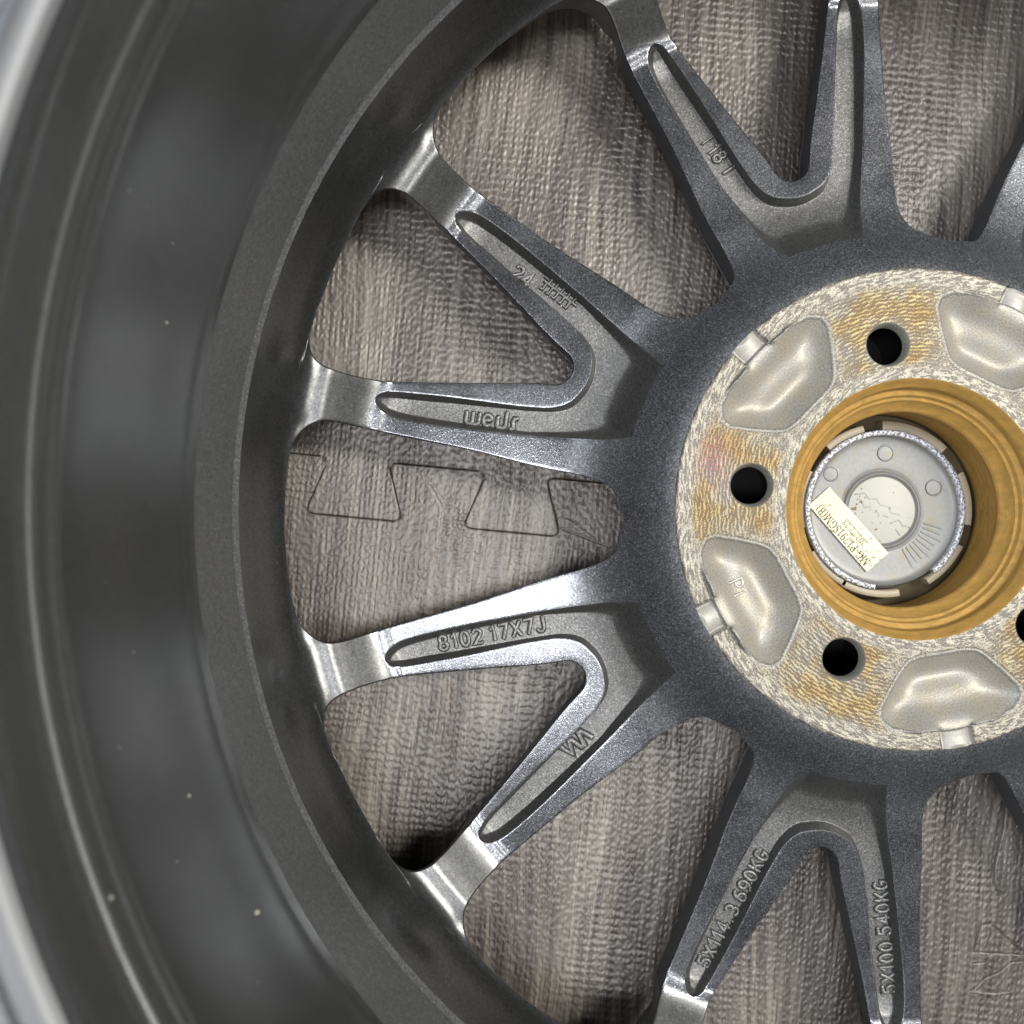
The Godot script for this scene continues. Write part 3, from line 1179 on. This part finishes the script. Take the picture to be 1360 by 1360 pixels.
func centre_cap() -> void:
	var plate := Acc.new()
	lathe(plate, smooth_section([[24.6, -29.4], [23.6, -30.6], [21.0, -31.0], [14.0, -31.2], [13.0, -31.4], [12.2, -30.6], [11.8, -30.6], [11.2, -31.4], [10.8, -31.6]], 3), 120, -1.0, 0.6)
	lathe(plate, [[24.6, -29.4], [25.4, -32.0], [26.2, -36.0]], 120, 1.0)
	var cap := obj("centre_cap", plate.mesh(), M.plastic, wheel)
	var disc := Acc.new()
	lathe(disc, [[10.9, -31.5], [8.0, -31.3], [0.01, -31.2]], 80, -1.0)
	obj("cap_badge_back", disc.mesh(), M.disc, cap)
	# faint mirrored strokes pressed through the badge
	var emb := Acc.new()
	var floor_z := func(_p: Vector2) -> float: return -31.25
	for s in [[-8.6, 5.2, -5.5, 5.6, -4.2, 3.8, -1.6, 3.6, -0.6, 1.8, 2.2, 1.2, 3.0, -0.8, 5.8, -1.6], [-8.2, 3.6, -6.6, 3.4, -5.6, 0.8, -3.4, 1.2], [-2.8, -0.4, -1.2, -0.8, -0.8, -2.2], [0.4, -1.6, 2.2, -2.4], [2.6, -4.4, 5.6, -3.2, 7.2, -5.4], [4.6, -6.2, 6.0, -8.2]]:
		ridge(emb, poly(s), 0.16, 0.12, floor_z)
	obj("badge_relief", emb.mesh(), M.disc, cap)
	var ring := Acc.new()
	wedge_ring(ring, 24.4, 26.0, -30.5, -27.4, deg_to_rad(-52.0), deg_to_rad(262.0))
	obj("spring_ring", ring.mesh(), M.ring, cap)
	for q in [[68.0, 23.0, 29.0], [8.0, 18.0, 28.6], [-42.0, 17.0, 28.2], [-100.0, 20.0, 28.4], [118.0, 14.0, 28.4], [172.0, 20.0, 27.8], [226.0, 16.0, 28.2]]:
		var c := Acc.new()
		wedge_ring(c, 26.15, q[2], -36.0, -28.6, deg_to_rad(q[0] - q[1]), deg_to_rad(q[0] + q[1]))
		obj("cap_clip", c.mesh(), M.clip, cap)
	# small moulded rounds and ribs on the plate
	for q in [[-16.6, 11.9, 2.6], [1.3, 18.7, 2.8], [17.0, 7.4, 2.8]]:
		var b := Acc.new()
		lathe(b, [[q[2], -31.0], [q[2] - 0.12, -30.6], [q[2] - 0.45, -30.55], [q[2] - 0.6, -30.9], [0.01, -30.85]], 40, -1.0, 0.8, q[0], q[1])
		obj("moulded_round", b.mesh(), M.plastic, cap)
	var ribs := Acc.new()
	var plate_z := func(_p: Vector2) -> float: return -31.05
	for k in 9:
		var a := deg_to_rad(-62.0 + k * 5.6)
		var d := Vector2.from_angle(a)
		ridge(ribs, PackedVector2Array([d * 14.6, d * (20.5 if k % 3 else 22.0)]), 0.3, 0.12, plate_z)
	obj("moulded_ribs", ribs.mesh(), M.plastic, cap)
	# paper label
	var lab := Acc.new()
	var a0 := Vector2(-17.4, 7.6)
	var a1 := Vector2(1.8, -14.0)
	var a2 := Vector2(-5.2, -20.2)
	var a3 := Vector2(-24.2, 1.6)
	var mid := (a0 + a1 + a2 + a3) / 4.0
	var top := []
	for p in [a0, a1, a2, a3]:
		top.append(lab.put(W(p.x, p.y, -30.25), Vector3.UP))
	lab.quad(top[0], top[1], top[2], top[3])
	var ring4 := [a0, a1, a2, a3]
	for k in 4:
		var p: Vector2 = ring4[k]
		var q: Vector2 = ring4[(k + 1) % 4]
		var o := ((p + q) / 2.0 - mid).normalized()
		var nn := Vector3(o.x, 0, -o.y)
		lab.quad(lab.put(W(p.x, p.y, -30.25), nn), lab.put(W(q.x, q.y, -30.25), nn), lab.put(W(q.x, q.y, -30.6), nn), lab.put(W(p.x, p.y, -30.6), nn))
	obj("paper_label", lab.mesh(), M.paper, cap)
	var face := SystemFont.new()
	face.font_names = PackedStringArray(["Droid Serif"])
	var run := (a3 - a2).normalized()
	print_line(cap, "MG-P1791SGM(B)", face, 3.9, a2 + run * 1.9 - Vector2(-run.y, run.x) * 4.3, run)
	print_line(cap, "2022.2.23", face, 3.1, a2 + run * 7.0 - Vector2(-run.y, run.x) * 7.3, run)


func print_line(cap: Node3D, text: String, face: Font, size: float, at: Vector2, run: Vector2) -> void:
	var t := TextMesh.new()
	t.text = text
	t.font = face
	t.font_size = 64
	t.pixel_size = 0.001
	t.depth = 0.001
	t.curve_step = 2.0
	t.horizontal_alignment = HORIZONTAL_ALIGNMENT_LEFT
	t.vertical_alignment = VERTICAL_ALIGNMENT_BOTTOM
	var o := obj("label_lettering", t, M.ink, cap)
	var k := size * MM / 0.064
	var x := Vector3(run.x, 0, -run.y) * 0.76 * k
	var y := Vector3(-run.y, 0, -run.x) * k
	o.transform = Transform3D(Basis(x, y, Vector3.UP * k), W(at.x, at.y, -30.22))


func build_wheel() -> void:
	wheel = Node3D.new()
	wheel.name = "car_wheel"
	wheel.set_meta("label", "dark grey alloy car wheel lying face down with corroded hub and yellowed bore")
	wheel.set_meta("category", "wheel")
	add_child(wheel)
	forks()
	rim()
	hub_face()
	centre_cap()
	specks()


# grit and droplets stuck to the inside of the barrel
func specks() -> void:
	var rng := RandomNumberGenerator.new()
	rng.seed = 77
	var acc := Acc.new()
	for k in 14:
		var z := rng.randf_range(56.0, 100.0)
		var r := lerpf(205.4, 212.2, (z - 57.0) / 41.0) - 0.15
		var a := deg_to_rad(rng.randf_range(130.0, 240.0))
		var s := rng.randf_range(0.06, 0.17)
		bead(acc, W(r * cos(a), r * sin(a), z), s * MM, s * MM * rng.randf_range(0.7, 1.6))
	for q in [[213.0, 108.0, 195.0, 0.9], [212.6, 116.0, 201.0, 0.9], [206.0, 66.0, 208.0, 1.0], [207.6, 72.0, 199.0, 0.6], [207.0, 70.0, 168.0, 0.5]]:
		var a := deg_to_rad(q[2])
		bead(acc, W(q[0] * cos(a), q[0] * sin(a), q[1]), q[3] * MM * 0.7, q[3] * MM)
	var o := obj("dust_specks", acc.mesh(), M.dust, wheel)
	o.set_meta("kind", "stuff")


func bead(acc: Acc, at: Vector3, rad: float, tall: float) -> void:
	var ids := []
	for k in 5:
		for j in 8:
			var n := Vector3(sin(PI * k / 4.0) * cos(TAU * j / 8.0), cos(PI * k / 4.0), sin(PI * k / 4.0) * sin(TAU * j / 8.0))
			ids.append(acc.put(at + n * Vector3(rad, tall, rad), n))
	for k in 4:
		for j in 8:
			acc.quad(ids[k * 8 + j], ids[k * 8 + (j + 1) % 8], ids[(k + 1) * 8 + (j + 1) % 8], ids[(k + 1) * 8 + j])


# ---------------------------------------------------------------- mats

const MAT_AT := Vector2(-148.2, 5.2)
const MAT_TURN := -5.4
const MAT_TILE := 440.0


func mats() -> void:
	var joint := PackedVector2Array()      # dovetail joint in the mats' own axes: a along, b across
	joint.append(Vector2(-8.5 * 55.6, -10.1))
	for k in range(-8, 9):
		var c := k * 55.6
		for q in [[-10.6, -10.1], [-17.4, 10.2], [17.4, 10.2], [10.6, -10.1]]:
			joint.append(Vector2(c + q[0], q[1]))
	joint.append(Vector2(8.5 * 55.6, -10.1))
	var soft := round_corners(joint, 2.6)
	var far := 330.0
	var w0 := soft[0].x
	var w1 := soft[-1].x
	var upper := soft.duplicate()
	upper.append_array(PackedVector2Array([Vector2(w1, far), Vector2(w0, far)]))
	var lower := PackedVector2Array()
	for k in range(soft.size() - 1, -1, -1):
		lower.append(soft[k])
	lower.append_array(PackedVector2Array([Vector2(w0, -far), Vector2(w1, -far)]))
	var skin := mat_material()
	var a := mat_tile(upper, skin)
	a.set_meta("label", "wood-print foam floor mat on the upper side of the dovetail joint, under the wheel")
	var b := mat_tile(lower, skin)
	b.set_meta("label", "wood-print foam floor mat on the lower side of the dovetail joint, with a creased patch")
	for o in [a, b]:
		o.set_meta("category", "floor mat")
		o.set_meta("group", "interlocking wood-print mats under the wheel")
	var fl := Acc.new()
	var q := []
	for p in [[-1.5, -1.5], [1.5, -1.5], [1.5, 1.5], [-1.5, 1.5]]:
		q.append(fl.put(Vector3(p[0], -0.0122, p[1]), Vector3.UP))
	fl.quad(q[0], q[1], q[2], q[3])
	var f := obj("floor", fl.mesh(), M.floor)
	f.set_meta("kind", "structure")
	f.set_meta("label", "plain grey floor under the foam mats")


func round_corners(p: PackedVector2Array, r: float) -> PackedVector2Array:
	var out := PackedVector2Array([p[0]])
	for k in range(1, p.size() - 1):
		var d0 := (p[k - 1] - p[k]).normalized()
		var d1 := (p[k + 1] - p[k]).normalized()
		var t := minf(r / tan(acos(clampf(d0.dot(d1), -1, 1)) / 2.0), 6.0)
		var s := p[k] + d0 * t
		var e := p[k] + d1 * t
		for j in 7:
			var f := j / 6.0
			out.append(s.lerp(p[k], f).lerp(p[k].lerp(e, f), f))
	out.append(p[-1])
	return out


func mat_point(p: Vector2, y: float) -> Vector3:
	var q := p.rotated(deg_to_rad(MAT_TURN)) + MAT_AT
	return Vector3(q.x, y, -q.y) * MM


func mat_uv(p: Vector2) -> Vector2:
	return Vector2((p.x - 105.0) / MAT_TILE + 0.5, -p.y / MAT_TILE + 0.5)


func mat_tile(outline: PackedVector2Array, skin: Material) -> MeshInstance3D:
	var acc := Acc.new()
	var n := outline.size()
	var turn := 0.0
	for k in n:
		turn += outline[k].cross(outline[(k + 1) % n])
	var sgn := 1.0 if turn > 0.0 else -1.0
	var rings := [[0.6, 0.0, 0.1], [0.28, -0.08, 0.4], [0.11, -0.35, 0.9], [0.08, -1.2, 1.0], [0.08, -12.0, 1.0]]
	var loops := []
	for rr in rings:
		var ids := PackedInt32Array()
		for k in n:
			var d0 := (outline[k] - outline[(k + n - 1) % n]).normalized()
			var d1 := (outline[(k + 1) % n] - outline[k]).normalized()
			var o := Vector2((d0 + d1).y, -(d0 + d1).x).normalized() * sgn
			var wide := o / maxf(0.5, o.dot(Vector2(d0.y, -d0.x) * sgn))
			var p: Vector2 = outline[k] - wide * rr[0]
			var flat: Vector2 = o.rotated(deg_to_rad(MAT_TURN)) * rr[2]
			ids.append(acc.put(mat_point(p, rr[1]), Vector3(flat.x, 1.05 - rr[2], -flat.y).normalized(), mat_uv(p)))
		loops.append(ids)
	for r in rings.size() - 1:
		for k in n:
			acc.quad(loops[r][k], loops[r][(k + 1) % n], loops[r + 1][(k + 1) % n], loops[r + 1][k])
	var flatp := PackedVector2Array()
	for k in n:
		var p: Vector3 = acc.v[loops[0][k]]
		flatp.append(Vector2(p.x, p.z))
	var first := acc.v.size()
	for k in n:
		acc.put(acc.v[loops[0][k]], Vector3.UP, acc.uv[loops[0][k]])
	var t := Geometry2D.triangulate_polygon(flatp)
	for k in range(0, t.size(), 3):
		acc.tri(first + t[k], first + t[k + 1], first + t[k + 2])
	return obj(numbered("floor_mat"), acc.mesh(), skin)


func scratch(relief: PackedByteArray, color: PackedByteArray, grime: float, side: int, pts: Array, wide: float, level: float) -> void:
	# pts in the wheel's x, y
	var px := PackedVector2Array()
	for k in range(0, pts.size(), 2):
		var q := (Vector2(pts[k], pts[k + 1]) - MAT_AT).rotated(-deg_to_rad(MAT_TURN))
		px.append(mat_uv(q) * side)
	for k in px.size() - 1:
		var n := int(px[k].distance_to(px[k + 1]) * 2.0) + 1
		for j in n + 1:
			var c := px[k].lerp(px[k + 1], float(j) / n)
			var reach := int(wide) + 1
			for y in range(-reach, reach + 1):
				for x in range(-reach, reach + 1):
					var d := Vector2(x, y).length() / wide
					if d < 1.0:
						var ix := int(c.x) + x
						var iy := int(c.y) + y
						if ix >= 0 and iy >= 0 and ix < side and iy < side:
							var at := iy * side + ix
							relief[at] = byte(lerpf(relief[at], level, 1.0 - d * d))
							for c3 in 3:
								color[at * 3 + c3] = byte(color[at * 3 + c3] * (1.0 - grime * (1.0 - d)))


func mat_material() -> StandardMaterial3D:
	var side := 2048
	var color := PackedByteArray()
	var relief := PackedByteArray()
	color.resize(side * side * 3)
	relief.resize(side * side)
	var long := noise(61, 1.0, 3)
	var pore := noise(62, 1.0, 2)
	var broad := noise(63, 1.0, 2)
	var warp := noise(64, 0.02, 1)
	var knot := noise(65, 0.42, 1)
	var patchy := noise(66, 0.035, 2)
	for py in side:
		var b := (0.5 - float(py) / side) * MAT_TILE
		for px in side:
			var a := (float(px) / side - 0.5) * MAT_TILE
			var w := warp.get_noise_2d(a, b * 0.5)
			var u := a + w * 3.0
			var st := long.get_noise_2d(u * 0.30, b * 0.010)
			var po := pore.get_noise_2d(u * 1.0, b * 0.022)
			var br := broad.get_noise_2d(u * 0.030, b * 0.006 + 40.0)
			var kn := knot.get_noise_2d(a, b)
			var tone := clampf(0.48 + st * 0.75 + br * 0.5 + po * 0.38, 0.0, 1.0)
			var c := Vector3(53, 48, 46).lerp(Vector3(112, 107, 101), tone)
			var crack := smoothstep(0.30, 0.60, po + st * 0.3) * 0.6
			c = c.lerp(Vector3(42, 32, 30), crack)
			var at := py * side + px
			color[at * 3] = byte(c.x)
			color[at * 3 + 1] = byte(c.y)
			color[at * 3 + 2] = byte(c.z)
			# embossed cloth: fine threads both ways, stronger here and there
			var t1 := sin(a * TAU / 1.75 + kn * 0.9)
			var t2 := sin(b * TAU / 2.6 + kn * 1.0)
			var m := clampf(0.5 + w * 0.9 + br * 0.5, 0.0, 1.0)
			var worn := 0.35 + 0.65 * smoothstep(-0.25, 0.25, patchy.get_noise_2d(a, b))
			var h := 0.55 + worn * (0.13 * t1 * (1.0 - m * 0.4) + 0.20 * t2 * m + 0.10 * t1 * t2) + kn * 0.26 + po * 0.12 - crack * 0.3
			relief[at] = byte(h * 255.0)
	# creases in the film over the print
	var lines := [
		[51.6, -96.7, 50.6, -110.0, 47.4, -124.0, 47.2, -129.6, 48.4, -132.6, 51.0, -133.8],
		[40.0, -154.0, 42.5, -144.5, 46.0, -144.0, 56.0, -153.0, 62.0, -156.0], [40.4, -154.0, 58.0, -155.0], [44.0, -152.0, 46.4, -144.6],
		[39.0, -168.0, 44.0, -163.0, 49.0, -161.0, 53.0, -157.5, 60.0, -157.0], [39.0, -168.0, 47.0, -169.0, 54.0, -168.0], [40.0, -158.0, 44.0, -157.6, 47.0, -162.0],
		[-140.0, 1.0, -150.0, 9.0, -153.0, 13.5], [-150.0, 9.0, -146.0, 2.0], [-126.0, -5.0, -124.0, 6.0, -122.0, -1.0], [-118.0, 9.0, -112.0, 1.0, -110.0, -5.0],
		[-136.0, 12.0, -142.0, 3.0], [-104.0, -6.0, -86.0, -13.0], [-102.0, -3.0, -92.0, -10.0],
	]
	for k in lines.size():
		scratch(relief, color, 0.06 if k < 2 else 0.0, side, lines[k], 2.6 if k < 2 else 1.8, 40.0 if k < 2 or k % 2 == 0 else 200.0)
	var m := StandardMaterial3D.new()
	m.albedo_texture = ImageTexture.create_from_image(Image.create_from_data(side, side, false, Image.FORMAT_RGB8, color))
	m.heightmap_enabled = true
	m.heightmap_texture = ImageTexture.create_from_image(Image.create_from_data(side, side, false, Image.FORMAT_L8, relief))
	m.heightmap_scale = 0.038
	m.roughness = 0.38
	m.metallic_specular = 0.5
	return m
